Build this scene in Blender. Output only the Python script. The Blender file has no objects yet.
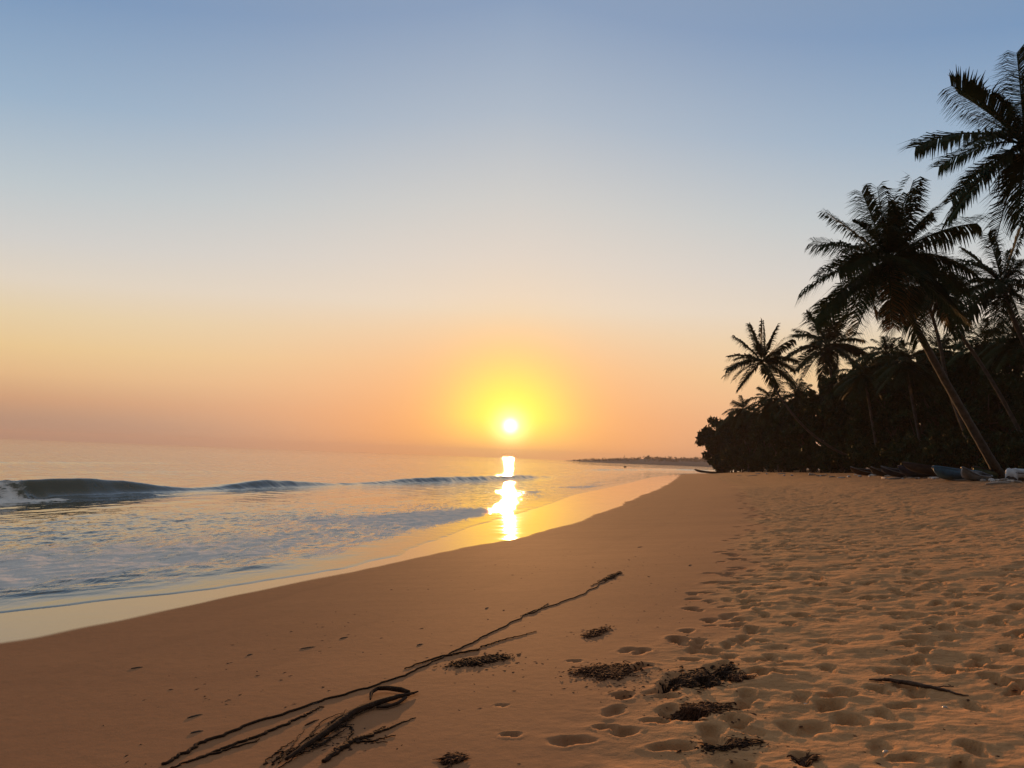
import bpy, math, random
import numpy as np
from mathutils import Vector, Matrix

C = bpy.context.scene.collection
scene = bpy.context.scene
R = math.radians

# ------------------------------------------------------------------ camera
F_PX = 760.0
EYE = 2.3                                    # eye height above mean sea level + 0.15
ROLL = math.atan(0.0386)
PITCH = math.atan((457.8 - 384.0) * math.cos(ROLL) / F_PX)
_fw = np.array([0, math.cos(PITCH), math.sin(PITCH)])
_u0 = np.array([0, -math.sin(PITCH), math.cos(PITCH)])
_r0 = np.array([1.0, 0, 0])
_rt = math.cos(ROLL) * _r0 + math.sin(ROLL) * _u0
_up = -math.sin(ROLL) * _r0 + math.cos(ROLL) * _u0
cam_d = bpy.data.cameras.new('camera')
cam = bpy.data.objects.new('camera', cam_d)
C.objects.link(cam)
cam_d.sensor_width = 36.0
cam_d.lens = 36.0 * F_PX / 1024.0
cam_d.clip_start = 0.05
cam_d.clip_end = 20000.0
cam.matrix_world = Matrix(((_rt[0], _up[0], -_fw[0], 0), (_rt[1], _up[1], -_fw[1], 0),
                           (_rt[2], _up[2], -_fw[2], EYE), (0, 0, 0, 1)))
scene.camera = cam

def ray(px, py):
    return _fw * F_PX + _rt * (px - 512.0) - _up * (py - 384.0)

def at(px, py, Y):
    """world point on the photograph's ray through a pixel, Y metres ahead"""
    d = ray(px, py)
    return d * (Y / d[1]) + np.array([0, 0, EYE])

# ------------------------------------------------------------------ sky, sun, exposure
def lin(c):
    return tuple(((v / 255.0) / 12.92 if v / 255.0 <= 0.04045 else ((v / 255.0 + 0.055) / 1.055) ** 2.4) for v in c) + (1.0,)

SUN_EL = R(2.38)
SUN_DIR = Vector((0.0, math.cos(SUN_EL), math.sin(SUN_EL)))
NISHITA_STRENGTH = 0.05
GLOW_SKY = 1.0

world = bpy.data.worlds.new("World")
scene.world = world
world.use_nodes = True
wt = world.node_tree
wt.nodes.clear()
def wn(t, **k):
    n = wt.nodes.new(t)
    for a, b in k.items():
        setattr(n, a, b)
    return n
def wmath(op, a, b=None, clamp=False):
    n = wn('ShaderNodeMath', operation=op, use_clamp=clamp)
    for i, v in enumerate((a, b)):
        if v is None: continue
        if isinstance(v, (int, float)): n.inputs[i].default_value = v
        else: wt.links.new(v, n.inputs[i])
    return n.outputs[0]
def wmix(f, a, b):
    n = wn('ShaderNodeMix', data_type='RGBA')
    n.clamp_factor = True
    if isinstance(f, (int, float)): n.inputs[0].default_value = f
    else: wt.links.new(f, n.inputs[0])
    for i, v in ((6, a), (7, b)):
        if isinstance(v, tuple): n.inputs[i].default_value = v
        else: wt.links.new(v, n.inputs[i])
    return n.outputs[2]
wout = wn('ShaderNodeOutputWorld')
wco = wn('ShaderNodeTexCoord')
wnorm = wn('ShaderNodeVectorMath', operation='NORMALIZE')
wt.links.new(wco.outputs['Generated'], wnorm.inputs[0])
wsep = wn('ShaderNodeSeparateXYZ')
wt.links.new(wnorm.outputs[0], wsep.inputs[0])
el_deg = wmath('MULTIPLY', wmath('ARCSINE', wsep.outputs[2]), 180 / math.pi)
ramp = wn('ShaderNodeValToRGB')
el_eff = wmath('MULTIPLY', el_deg, wmath('ADD', wmath('MULTIPLY', wmath('ABSOLUTE', wsep.outputs[0]), 0.38), 0.98))   # the sky is bluer away from the sun
wt.links.new(wmath('DIVIDE', el_eff, 90.0, True), ramp.inputs[0])
SKY = [(0, (150, 132, 124)), (1.5, (176, 143, 122)), (3, (210, 160, 122)), (5, (234, 190, 138)), (7, (240, 206, 150)),
       (9.5, (236, 214, 174)), (12, (229, 218, 201)), (15, (213, 213, 210)), (19, (191, 204, 211)), (25, (153, 181, 207)),
       (32, (120, 154, 193)), (50, (142, 150, 162)), (90, (152, 150, 148))]
els = ramp.color_ramp.elements
while len(els) < len(SKY):
    els.new(0.5)
for e, (deg, c) in zip(els, SKY):
    e.position = deg / 90.0
    e.color = lin(c)
wdot = wn('ShaderNodeVectorMath', operation='DOT_PRODUCT')
wt.links.new(wnorm.outputs[0], wdot.inputs[0])
wdot.inputs[1].default_value = SUN_DIR
gam = wmath('MULTIPLY', wmath('ARCCOSINE', wdot.outputs['Value']), 180 / math.pi)
def gauss(sig):
    q = wmath('DIVIDE', gam, sig)
    return wmath('EXPONENT', wmath('MULTIPLY', wmath('MULTIPLY', q, q), -1.0))
col = ramp.outputs[0]
low2 = wmath('SUBTRACT', 1.0, wmath('DIVIDE', el_deg, 11.0, True))
col = wmix(wmath('MULTIPLY', wmath('MULTIPLY', gauss(15.0), 0.85), low2), col, lin((253, 166, 96)))
col = wmix(wmath('MULTIPLY', gauss(24.0), 0.48), col, lin((255, 229, 203)))
col = wmix(wmath('MULTIPLY', wmath('MULTIPLY', gauss(16.0), 0.95), low2), col, (1.08, 0.39, 0.075, 1))
col = wmix(wmath('MULTIPLY', gauss(6.5), 0.62), col, (1.25, 0.74, 0.24, 1))
# yellow core sits slightly above the sun: thicker air below keeps the orange
low = wmath('DIVIDE', wmath('ADD', el_deg, 0.0), 3.0, True)
col = wmix(wmath('MULTIPLY', wmath('MULTIPLY', gauss(3.8), 1.3), low), col, (1.9, 1.10, 0.14, 1))
col = wmix(wmath('MULTIPLY', gauss(1.15), 0.95), col, (2.6, 1.9, 0.75, 1))
disc = wmath('SUBTRACT', 1.0, wmath('DIVIDE', wmath('SUBTRACT', gam, 0.22), 0.62, True))
disc = wmath('MULTIPLY', disc, disc)
col = wmix(disc, col, (3.4, 3.0, 2.3, 1))
# the half of the sky opposite the sun is dimmer
back = wmath('MAXIMUM', wmath('ADD', wmath('MULTIPLY', wsep.outputs[1], 1.25), 1.0, True), 0.05)
sc = wn('ShaderNodeVectorMath', operation='SCALE')
wt.links.new(col, sc.inputs[0]); wt.links.new(back, sc.inputs['Scale'])
bg1 = wn('ShaderNodeBackground'); bg1.inputs[1].default_value = GLOW_SKY
wt.links.new(sc.outputs[0], bg1.inputs[0])
sky = wn('ShaderNodeTexSky', sky_type='NISHITA', sun_disc=False)
sky.sun_elevation = SUN_EL
sky.sun_rotation = 0.0
sky.air_density = 1.0; sky.dust_density = 2.0
bg2 = wn('ShaderNodeBackground'); bg2.inputs[1].default_value = NISHITA_STRENGTH
wt.links.new(sky.outputs[0], bg2.inputs[0])
add = wn('ShaderNodeMixShader'); add.inputs[0].default_value = 0.06     # clear-air sky under a layer of morning glow
wt.links.new(bg1.outputs[0], add.inputs[1]); wt.links.new(bg2.outputs[0], add.inputs[2])
wt.links.new(add.outputs[0], wout.inputs['Surface'])

sun_d = bpy.data.lights.new('sun', 'SUN')
sun_d.energy = 4.8
sun_d.angle = R(0.53)
sun_d.color = (1.0, 0.46, 0.16)
sun = bpy.data.objects.new('sun', sun_d)
C.objects.link(sun)
sun.rotation_euler = (-SUN_DIR).to_track_quat('-Z', 'Y').to_euler()
sun.location = (0, 50, 60)

vs = scene.view_settings
vs.view_transform = 'Standard'; vs.look = 'None'; vs.gamma = 1.0; vs.exposure = 0.0
vs.use_curve_mapping = False
scene.render.engine = 'CYCLES'
scene.cycles.use_denoising = True
scene.cycles.max_bounces = 6
scene.cycles.volume_bounces = 0
scene.cycles.transparent_max_bounces = 8
scene.cycles.sample_clamp_indirect = 4.0

# ------------------------------------------------------------------ noise
def _hash(ix, iy, seed):
    h = (ix.astype(np.int64) * 374761393 + iy.astype(np.int64) * 668265263 + seed * 974634777) & 0xffffffff
    h = ((h ^ (h >> 13)) * 1274126177) & 0xffffffff
    return ((h ^ (h >> 16)) & 0xffffffff)

def gnoise(x, y, seed=0):
    x = np.asarray(x, float); y = np.asarray(y, float)
    ix = np.floor(x); iy = np.floor(y); fx = x - ix; fy = y - iy
    def g(ox, oy):
        a = _hash(ix + ox, iy + oy, seed) * (2 * math.pi / 4294967296.0)
        return np.cos(a) * (fx - ox) + np.sin(a) * (fy - oy)
    sx = fx * fx * fx * (fx * (fx * 6 - 15) + 10); sy = fy * fy * fy * (fy * (fy * 6 - 15) + 10)
    a = g(0, 0); b = g(1, 0); c = g(0, 1); d = g(1, 1)
    return 1.5 * ((a + (b - a) * sx) + ((c + (d - c) * sx) - (a + (b - a) * sx)) * sy)

def fbm(x, y, octv=4, seed=0):
    s = 0; amp = 1.0
    for i in range(octv):
        s = s + amp * gnoise(x * 2 ** i, y * 2 ** i, seed + i * 7); amp *= 0.5
    return s

def smooth(a, b, x):
    t = np.clip((np.asarray(x, float) - a) / (b - a), 0, 1)
    return t * t * (3 - 2 * t)

# ------------------------------------------------------------------ the beach as functions
_ky = np.array([-300, -40, 0, 5, 8.3, 9.78, 11.97, 15.78, 20.65, 25.06, 35, 49.06, 75, 110, 156, 180, 205, 240, 320, 450, 700, 6000.])
_kx = np.array([-150, -24.5, -8.9, -6.75, -5.31, -4.67, -3.75, -2.1, 0.15, 1.75, 4.7, 8.46, 15.4, 24.0, 35.0, 42, 53, 80, 160, 260, 330, 900.])
_py = np.concatenate([np.linspace(-300, 400, 7001), np.geomspace(401, 6000, 500)])
_px = np.interp(_py, _ky, _kx)
_k = np.hanning(31); _k /= _k.sum()
_px[16:6985] = np.convolve(_px, _k, 'same')[16:6985]
_dxdy = np.gradient(_px, _py)

def shore(y): return np.interp(y, _py, _px)
def shore_cos(y): return 1.0 / np.sqrt(1 + np.interp(y, _py, _dxdy) ** 2)
def dist(x, y): return (x - shore(y)) * shore_cos(y)     # metres inland of the wet edge

_pd = np.linspace(-120, 500, 12401)
_pz = np.interp(_pd, [-120, -60, -25, -12, -6, -3, 0, 3, 9, 15, 20, 28, 60, 500],
                [-5, -2.6, -0.9, -0.30, -0.05, 0.03, 0.12, 0.28, 0.76, 1.58, 2.08, 2.20, 2.34, 4.5])
_k2 = np.hanning(81); _k2 /= _k2.sum()
_pz[41:-41] = np.convolve(_pz, _k2, 'same')[41:-41]

def base_z(x, y):
    return np.interp(dist(x, y), _pd, _pz)

_fy = np.array([-2, 3.36, 4.28, 5.41, 8.09, 13.51, 30, 75, 200.])
_fx = np.array([0.0, 0.05, 0.12, 0.45, 1.6, 3.57, 9.3, 21.5, 50.])
def trample(x, y):
    """0 on the smooth swash-washed sand, 1 well inside the walked-on sand"""
    return smooth(-0.35, 1.3, x - np.interp(y, _fy, _fx) + 0.5 * gnoise(x * 0.6, y * 0.25, 5))

def ground(x, y):
    x = np.asarray(x, float); y = np.asarray(y, float)
    z = base_z(x, y)
    tr = trample(x, y)
    fade = 1.0 / (1 + np.maximum(y, 0) / 300.0)
    z = z + 0.05 * fbm(x * 0.12, y * 0.12, 2, 3) * smooth(2, 9, dist(x, y)) * fade
    z = z + tr * fade * (0.026 * fbm(x * 0.9, y * 0.9, 3, 11) + 0.010 * fbm(x * 4.1, y * 4.1, 4, 17))
    return z

def gz(x, y): return float(ground(np.array([x]), np.array([y]))[0])

# ------------------------------------------------------------------ mesh helpers
def link(name, me, mat=None, parent=None):
    o = bpy.data.objects.new(name, me); C.objects.link(o)
    if mat is not None: me.materials.append(mat)
    if parent is not None: o.parent = parent
    return o

def mesh_np(name, V, Q, smooth_=True):
    """fast mesh from (n,3) vertices and (m,k) faces, all of k corners"""
    V = np.asarray(V, np.float32); Q = np.asarray(Q, np.int32)
    me = bpy.data.meshes.new(name)
    me.vertices.add(len(V)); me.vertices.foreach_set('co', V.ravel())
    k = Q.shape[1]
    me.loops.add(Q.size); me.loops.foreach_set('vertex_index', Q.ravel())
    me.polygons.add(len(Q))
    me.polygons.foreach_set('loop_start', np.arange(0, Q.size, k, dtype=np.int32))
    me.polygons.foreach_set('use_smooth', np.full(len(Q), smooth_))
    me.update(calc_edges=True)
    return me

def attr(me, name, v):
    a = me.attributes.new(name, 'FLOAT', 'POINT')
    a.data.foreach_set('value', np.asarray(v, np.float32).ravel())

def grid_faces(nr, nc):
    i = np.arange(nr - 1)[:, None] * nc + np.arange(nc - 1)[None, :]
    return np.stack([i, i + 1, i + 1 + nc, i + nc], -1).reshape(-1, 4)

class MB:
    """collects quads and triangles into one mesh"""
    def __init__(s): s.v = []; s.f = []; s.n = 0
    def add(s, V, Fs):
        V = np.asarray(V, float).reshape(-1, 3)
        s.v.append(V); s.f += [tuple(int(i) + s.n for i in f) for f in Fs]; s.n += len(V)
    def tube(s, pts, rad, sides=8, cap=True, squash=1.0):
        P = np.asarray(pts, float); n = len(P)
        rad = np.broadcast_to(np.asarray(rad, float), (n,))
        T = np.gradient(P, axis=0); T /= np.linalg.norm(T, axis=1)[:, None] + 1e-9
        ref = np.array([0, 0, 1.0]) if abs(T[0][2]) < 0.9 else np.array([1.0, 0, 0])
        V = []; a = np.linspace(0, 2 * np.pi, sides, endpoint=False)
        for i in range(n):
            A = np.cross(T[i], ref); A /= np.linalg.norm(A) + 1e-9
            B = np.cross(A, T[i]); ref = B
            V.append(P[i] + rad[i] * (np.cos(a)[:, None] * A + squash * np.sin(a)[:, None] * B))
        V = np.concatenate(V); Fs = []
        for i in range(n - 1):
            for k in range(sides):
                k2 = (k + 1) % sides
                Fs.append((i * sides + k, i * sides + k2, (i + 1) * sides + k2, (i + 1) * sides + k))
        if cap:
            Fs.append(tuple(range(sides - 1, -1, -1))); Fs.append(tuple((n - 1) * sides + k for k in range(sides)))
        s.add(V, Fs)
    def box(s, c, h, M=None):
        V = np.array([(x, y, z) for x in (-1, 1) for y in (-1, 1) for z in (-1, 1)], float) * np.asarray(h)
        if M is not None: V = V @ np.asarray(M).T
        s.add(V + np.asarray(c), [(0, 1, 3, 2), (4, 6, 7, 5), (0, 4, 5, 1), (2, 3, 7, 6), (0, 2, 6, 4), (1, 5, 7, 3)])
    def build(s, name, mat, parent=None, smooth_=True):
        me = bpy.data.meshes.new(name)
        me.from_pydata(np.concatenate(s.v).tolist(), [], s.f)
        if smooth_: me.polygons.foreach_set('use_smooth', np.ones(len(me.polygons), bool))
        me.update()
        return link(name, me, mat, parent)

def tag(o, label=None, cat=None, group=None, kind=None):
    if label: o['label'] = label
    if cat: o['category'] = cat
    if group: o['group'] = group
    if kind: o['kind'] = kind
    return o

def empty(name, loc, label, cat, group=None, rz=0.0):
    o = bpy.data.objects.new(name, None); C.objects.link(o)
    o.location = tuple(float(v) for v in loc); o.rotation_euler = (0, 0, rz)
    o.empty_display_size = 0.3
    return tag(o, label, cat, group)

# ------------------------------------------------------------------ materials
class NT:
    def __init__(s, name):
        s.m = bpy.data.materials.new(name); s.m.use_nodes = True
        s.t = s.m.node_tree; s.b = s.t.nodes['Principled BSDF']; s.out = s.t.nodes['Material Output']
    def n(s, typ, **k):
        o = s.t.nodes.new(typ)
        for a, b in k.items(): setattr(o, a, b)
        return o
    def set(s, sock, v):
        if hasattr(v, 'is_linked') or isinstance(v, bpy.types.NodeSocket): s.t.links.new(v, sock)
        else: sock.default_value = v
    def math(s, op, a, b=0.0, clamp=False):
        o = s.n('ShaderNodeMath', operation=op, use_clamp=clamp); s.set(o.inputs[0], a); s.set(o.inputs[1], b); return o.outputs[0]
    def mix(s, f, a, b):
        o = s.n('ShaderNodeMix', data_type='RGBA'); s.set(o.inputs[0], f); s.set(o.inputs[6], a); s.set(o.inputs[7], b); return o.outputs[2]
    def mixf(s, f, a, b):
        o = s.n('ShaderNodeMix', data_type='FLOAT'); s.set(o.inputs[0], f); s.set(o.inputs[2], a); s.set(o.inputs[3], b); return o.outputs[0]
    def attr(s, name): return s.n('ShaderNodeAttribute', attribute_name=name).outputs['Fac']
    def pos(s): return s.n('ShaderNodeNewGeometry').outputs['Position']
    def objco(s): return s.n('ShaderNodeTexCoord').outputs['Object']
    def mapping(s, vec, scale=(1, 1, 1), rot=(0, 0, 0)):
        o = s.n('ShaderNodeMapping'); s.set(o.inputs[0], vec); o.inputs['Scale'].default_value = scale; o.inputs['Rotation'].default_value = rot; return o.outputs[0]
    def noise(s, vec, scale, detail=3.0, rough=0.5, dist=0.0):
        o = s.n('ShaderNodeTexNoise'); s.set(o.inputs['Vector'], vec)
        o.inputs['Scale'].default_value = scale; o.inputs['Detail'].default_value = detail
        o.inputs['Roughness'].default_value = rough; o.inputs['Distortion'].default_value = dist; return o.outputs['Fac']
    def step(s, v, a, b):
        o = s.n('ShaderNodeMapRange', interpolation_type='SMOOTHSTEP'); s.set(o.inputs[0], v); s.set(o.inputs[1], a); s.set(o.inputs[2], b); return o.outputs[0]
    def bump(s, h, strength, distance, normal=None):
        o = s.n('ShaderNodeBump'); s.set(o.inputs['Height'], h); s.set(o.inputs['Strength'], strength); o.inputs['Distance'].default_value = distance
        if normal is not None: s.set(o.inputs['Normal'], normal)
        return o.outputs[0]

def simple(name, c1, c2, scale, rough=0.8, bump=0.0, bscale=None, spec=0.3, bdist=0.02):
    m = NT(name); co = m.objco()
    f = m.noise(co, scale, 4.0, 0.6)
    m.set(m.b.inputs['Base Color'], m.mix(m.step(f, 0.35, 0.65), c1 + (1,), c2 + (1,)))
    m.b.inputs['Roughness'].default_value = rough
    m.b.inputs['Specular IOR Level'].default_value = spec
    if bump: m.set(m.b.inputs['Normal'], m.bump(m.noise(co, bscale or scale * 4, 4.0, 0.6), bump, bdist))
    return m.m

def sand_material():
    m = NT('sand'); p = m.pos()
    wet = m.attr('wet'); damp = m.attr('damp'); tr = m.attr('trample')
    big = m.noise(p, 0.35, 4.0, 0.6)
    mid = m.noise(p, 2.3, 4.0, 0.65)
    grain = m.noise(p, 160.0, 2.0, 0.7)
    dry = m.mix(m.step(mid, 0.3, 0.7), (0.57, 0.308, 0.140, 1), (0.49, 0.258, 0.116, 1))
    dry = m.mix(m.step(big, 0.35, 0.7), dry, (0.53, 0.28, 0.125, 1))
    dmp = m.mix(m.step(m.noise(m.mapping(p, (0.25, 1.2, 1), (0, 0, R(-16))), 1.6, 4.0, 0.6), 0.3, 0.7), (0.39, 0.186, 0.088, 1), (0.43, 0.205, 0.095, 1))
    litter = m.math('MULTIPLY', m.attr('litter'), m.step(m.noise(p, 1.1, 5.0, 0.7), 0.25, 0.60))   # shade at the back of the beach, painted as patchy browner sand
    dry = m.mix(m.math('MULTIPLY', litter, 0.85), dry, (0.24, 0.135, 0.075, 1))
    c = m.mix(damp, dry, dmp)
    c = m.mix(m.math('MULTIPLY', m.attr('swash'), 0.20), c, (0.20, 0.10, 0.055, 1))
    c = m.mix(wet, c, (0.20, 0.10, 0.052, 1))
    c = m.mix(m.math('MULTIPLY', m.step(m.noise(p, 7.0, 5.0, 0.7), 0.42, 0.68), 0.30), c, (0.30, 0.150, 0.070, 1))
    speck = m.step(m.noise(p, 55.0, 1.0, 0.5), 0.70, 0.76)
    c = m.mix(m.math('MULTIPLY', speck, 0.35), c, (0.12, 0.07, 0.045, 1))
    c = m.mix(m.math('MULTIPLY', m.step(grain, 0.55, 0.75), 0.25), c, (0.55, 0.38, 0.24, 1))
    m.set(m.b.inputs['Base Color'], c)
    m.set(m.b.inputs['Roughness'], m.mixf(damp, 0.95, 0.9))
    m.b.inputs['Specular IOR Level'].default_value = 0.05
    m.set(m.b.inputs['Coat Weight'], wet)
    m.set(m.b.inputs['Coat Roughness'], m.mixf(m.step(m.noise(m.mapping(p, (0.6, 2.0, 1), (0, 0, R(-16))), 1.2, 4.0), 0.4, 0.7), 0.015, 0.10))
    m.b.inputs['Coat IOR'].default_value = 1.6
    h = m.math('ADD', m.math('MULTIPLY', m.noise(p, 11.0, 4.0, 0.65), 0.8), m.math('MULTIPLY', grain, 0.12))
    dryness = m.math('SUBTRACT', 1.0, damp)
    lumps = m.noise(m.mapping(p, (0.8, 1.0, 1.0)), 2.6, 3.0, 0.6)
    h = m.math('ADD', h, m.math('MULTIPLY', m.math('MULTIPLY', lumps, tr), 3.6))
    st = m.math('ADD', 0.14, m.math('MULTIPLY', dryness, 0.8))
    st = m.math('MULTIPLY', st, m.math('SUBTRACT', 1.0, wet))
    m.set(m.b.inputs['Normal'], m.bump(h, st, 0.03))
    m.set(m.b.inputs['Coat Normal'], m.bump(m.noise(m.mapping(p, (0.5, 2.0, 1), (0, 0, R(-16))), 2.0, 2.0), 0.02, 0.03))
    return m.m

def sea_material():
    m = NT('sea_water'); p = m.pos()
    foam = m.attr('foam'); chop = m.attr('chop')
    along = m.mapping(p, (1.0, 0.24, 1.0), (0, 0, R(20)))
    f1 = m.noise(along, 1.7, 6.0, 0.68, 0.6)
    f2 = m.noise(along, 9.0, 5.0, 0.75, 0.3)
    f3 = m.noise(m.mapping(p, (1.0, 0.16, 1.0), (0, 0, R(20))), 2.6, 4.0, 0.6, 0.8)
    rid = m.math('SUBTRACT', 1.0, m.math('MULTIPLY', m.math('ABSOLUTE', m.math('SUBTRACT', f3, 0.5)), 9.0), True)   # thin foam lines along the shore
    tex = m.math('ADD', m.math('MULTIPLY', f1, 0.62), m.math('MULTIPLY', f2, 0.34))
    tex = m.math('ADD', tex, m.math('MULTIPLY', rid, 0.12))
    thr = m.math('SUBTRACT', 0.78, m.math('MULTIPLY', foam, 0.52))
    fm = m.math('MULTIPLY', m.step(tex, thr, m.math('ADD', thr, 0.20)), 0.94)
    fm = m.math('MULTIPLY', fm, m.step(foam, 0.02, 0.15))
    m.b.inputs['Base Color'].default_value = (0.046, 0.046, 0.010, 1)
    m.b.inputs['Roughness'].default_value = 0.02
    m.b.inputs['IOR'].default_value = 1.6
    w1 = m.noise(m.mapping(p, (1.0, 0.5, 1.0), (0, 0, R(18))), 3.2, 3.0, 0.55, 0.3)
    w2 = m.noise(m.mapping(p, (1.0, 0.35, 1.0), (0, 0, R(18))), 0.55, 3.0, 0.5)
    h = m.math('ADD', m.math('MULTIPLY', w1, 0.06), m.math('MULTIPLY', w2, 0.10))
    w3 = m.noise(m.mapping(p, (0.13, 1.0, 1.0), (0, 0, R(2))), 0.9, 3.0, 0.55)
    sy = m.n('ShaderNodeSeparateXYZ'); m.set(sy.inputs[0], p)
    h = m.math('ADD', m.math('MULTIPLY', h, m.mixf(chop, 0.13, 1.1)), m.math('MULTIPLY', fm, 0.004))
    h = m.math('ADD', h, m.math('MULTIPLY', w3, m.math('MULTIPLY', m.step(sy.outputs[1], 20.0, 70.0), 0.15)))
    nb = m.bump(h, 1.0, 1.0)
    m.set(m.b.inputs['Normal'], nb)
    df = m.n('ShaderNodeBsdfDiffuse'); df.inputs[0].default_value = (0.90, 0.85, 0.78, 1); m.set(df.inputs['Normal'], nb)
    mx = m.n('ShaderNodeMixShader'); m.set(mx.inputs[0], fm)
    m.t.links.new(m.b.outputs[0], mx.inputs[1]); m.t.links.new(df.outputs[0], mx.inputs[2]); m.t.links.new(mx.outputs[0], m.out.inputs[0])
    return m.m

M = {}
M['sand'] = sand_material()
M['sea'] = sea_material()
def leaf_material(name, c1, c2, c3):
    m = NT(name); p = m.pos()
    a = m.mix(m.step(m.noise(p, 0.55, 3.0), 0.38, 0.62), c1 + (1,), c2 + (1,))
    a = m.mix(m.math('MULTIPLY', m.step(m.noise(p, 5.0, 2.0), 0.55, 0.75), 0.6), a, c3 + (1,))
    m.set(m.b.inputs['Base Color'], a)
    m.b.inputs['Roughness'].default_value = 0.75
    m.b.inputs['Specular IOR Level'].default_value = 0.08
    tl = m.n('ShaderNodeBsdfTranslucent'); m.set(tl.inputs[0], a)
    mx = m.n('ShaderNodeMixShader'); mx.inputs[0].default_value = 0.08
    m.t.links.new(m.b.outputs[0], mx.inputs[1]); m.t.links.new(tl.outputs[0], mx.inputs[2])
    m.t.links.new(mx.outputs[0], m.out.inputs[0])
    return m.m
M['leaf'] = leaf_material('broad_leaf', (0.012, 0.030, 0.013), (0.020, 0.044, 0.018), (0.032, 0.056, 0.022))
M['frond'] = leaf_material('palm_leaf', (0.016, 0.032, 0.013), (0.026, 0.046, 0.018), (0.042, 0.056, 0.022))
M['dead_frond'] = leaf_material('dead_palm_leaf', (0.16, 0.09, 0.035), (0.20, 0.12, 0.05), (0.10, 0.055, 0.025))
M['bark'] = simple('palm_bark', (0.088, 0.083, 0.074), (0.054, 0.051, 0.046), 3.0, 0.9, 0.6, 14.0)
M['wood_bark'] = simple('tree_bark', (0.06, 0.05, 0.04), (0.042, 0.034, 0.028), 4.0, 0.9, 0.6, 14.0)
M['coconut'] = simple('coconut_husk', (0.10, 0.09, 0.03), (0.14, 0.10, 0.04), 6.0, 0.6)
M['weed'] = simple('dark_seaweed', (0.034, 0.019, 0.012), (0.058, 0.031, 0.019), 20.0, 0.9, 0.4, 60.0, 0.08, 0.005)
M['weed_red'] = simple('brown_seaweed', (0.060, 0.028, 0.016), (0.10, 0.046, 0.025), 25.0, 0.9, 0.4, 60.0, 0.08, 0.005)
M['stick'] = simple('dead_wood', (0.10, 0.058, 0.035), (0.06, 0.035, 0.022), 14.0, 0.85, 0.5, 40.0, 0.3, 0.01)
M['pale_wood'] = simple('bleached_wood', (0.50, 0.45, 0.40), (0.36, 0.32, 0.28), 8.0, 0.8, 0.4, 30.0, 0.3, 0.01)
M['shell'] = simple('shell', (0.62, 0.52, 0.42), (0.48, 0.40, 0.32), 30.0, 0.5)
M['litter'] = simple('pale_litter', (0.62, 0.62, 0.62), (0.45, 0.45, 0.46), 12.0, 0.5)
M['husk'] = simple('old_husk', (0.11, 0.075, 0.05), (0.07, 0.05, 0.035), 16.0, 0.9, 0.5, 50.0)
M['boat_blue'] = simple('blue_boat_paint', (0.06, 0.20, 0.34), (0.045, 0.15, 0.26), 3.0, 0.5)
M['boat_white'] = simple('pale_boat_paint', (0.22, 0.255, 0.29), (0.16, 0.19, 0.22), 3.0, 0.5)
M['boat_grey'] = simple('grey_boat_paint', (0.18, 0.20, 0.23), (0.13, 0.145, 0.17), 3.0, 0.55)
M['boat_dark'] = simple('tarred_hull', (0.035, 0.032, 0.034), (0.055, 0.05, 0.05), 3.0, 0.6)
M['boat_navy'] = simple('navy_boat_paint', (0.03, 0.045, 0.085), (0.04, 0.06, 0.10), 3.0, 0.5)
M['boat_green'] = simple('green_boat_paint', (0.05, 0.12, 0.07), (0.04, 0.09, 0.055), 3.0, 0.5)
M['boat_brown'] = simple('brown_boat_wood', (0.11, 0.065, 0.04), (0.08, 0.048, 0.03), 3.0, 0.7)
M['boat_inside'] = simple('weathered_boat_wood', (0.16, 0.13, 0.10), (0.11, 0.09, 0.07), 5.0, 0.8)
M['tarp'] = simple('pale_tarpaulin', (0.60, 0.66, 0.72), (0.50, 0.56, 0.62), 2.0, 0.6, 0.5, 5.0, 0.3, 0.05)
M['hill'] = simple('headland_soil', (0.14, 0.11, 0.075), (0.10, 0.085, 0.055), 0.02, 0.9)
M['far_wood'] = simple('far_foliage', (0.055, 0.065, 0.03), (0.08, 0.085, 0.04), 0.05, 0.9)

# ------------------------------------------------------------------ ground sheet (beach and land)
def fan(yrows, tf, out=22.0, grow=1.16):
    tl = [tf[0]]; st = tf[1] - tf[0]
    while tl[-1] > -out: st *= grow; tl.append(tl[-1] - st)
    tr = [tf[-1]]; st = tf[1] - tf[0]
    while tr[-1] < out: st *= grow; tr.append(tr[-1] + st)
    t = np.concatenate([np.array(tl[1:])[::-1], tf, np.array(tr[1:])])
    w = np.maximum(yrows + 3.0, 5.0)
    w = np.where(yrows < -2, 5.0 + (-2 - yrows) * 0.8, w)
    return t, w, t[None, :] * w[:, None], np.repeat(yrows[:, None], len(t), 1)

rows = [-300., -120., -50., -22., -11., -6., -4.]
y = -2.5
while y < 6000:
    rows.append(y)
    y += 0.03 if y < 2.2 else (max(0.018, 0.0045 * y) if y < 60 else (0.008 * y if y < 400 else 0.03 * y))
rows = np.array(rows)
tcol, wrow, GX, GY = fan(rows, np.arange(-0.72, 0.82, 0.0027))
GZ = ground(GX, GY)

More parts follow.
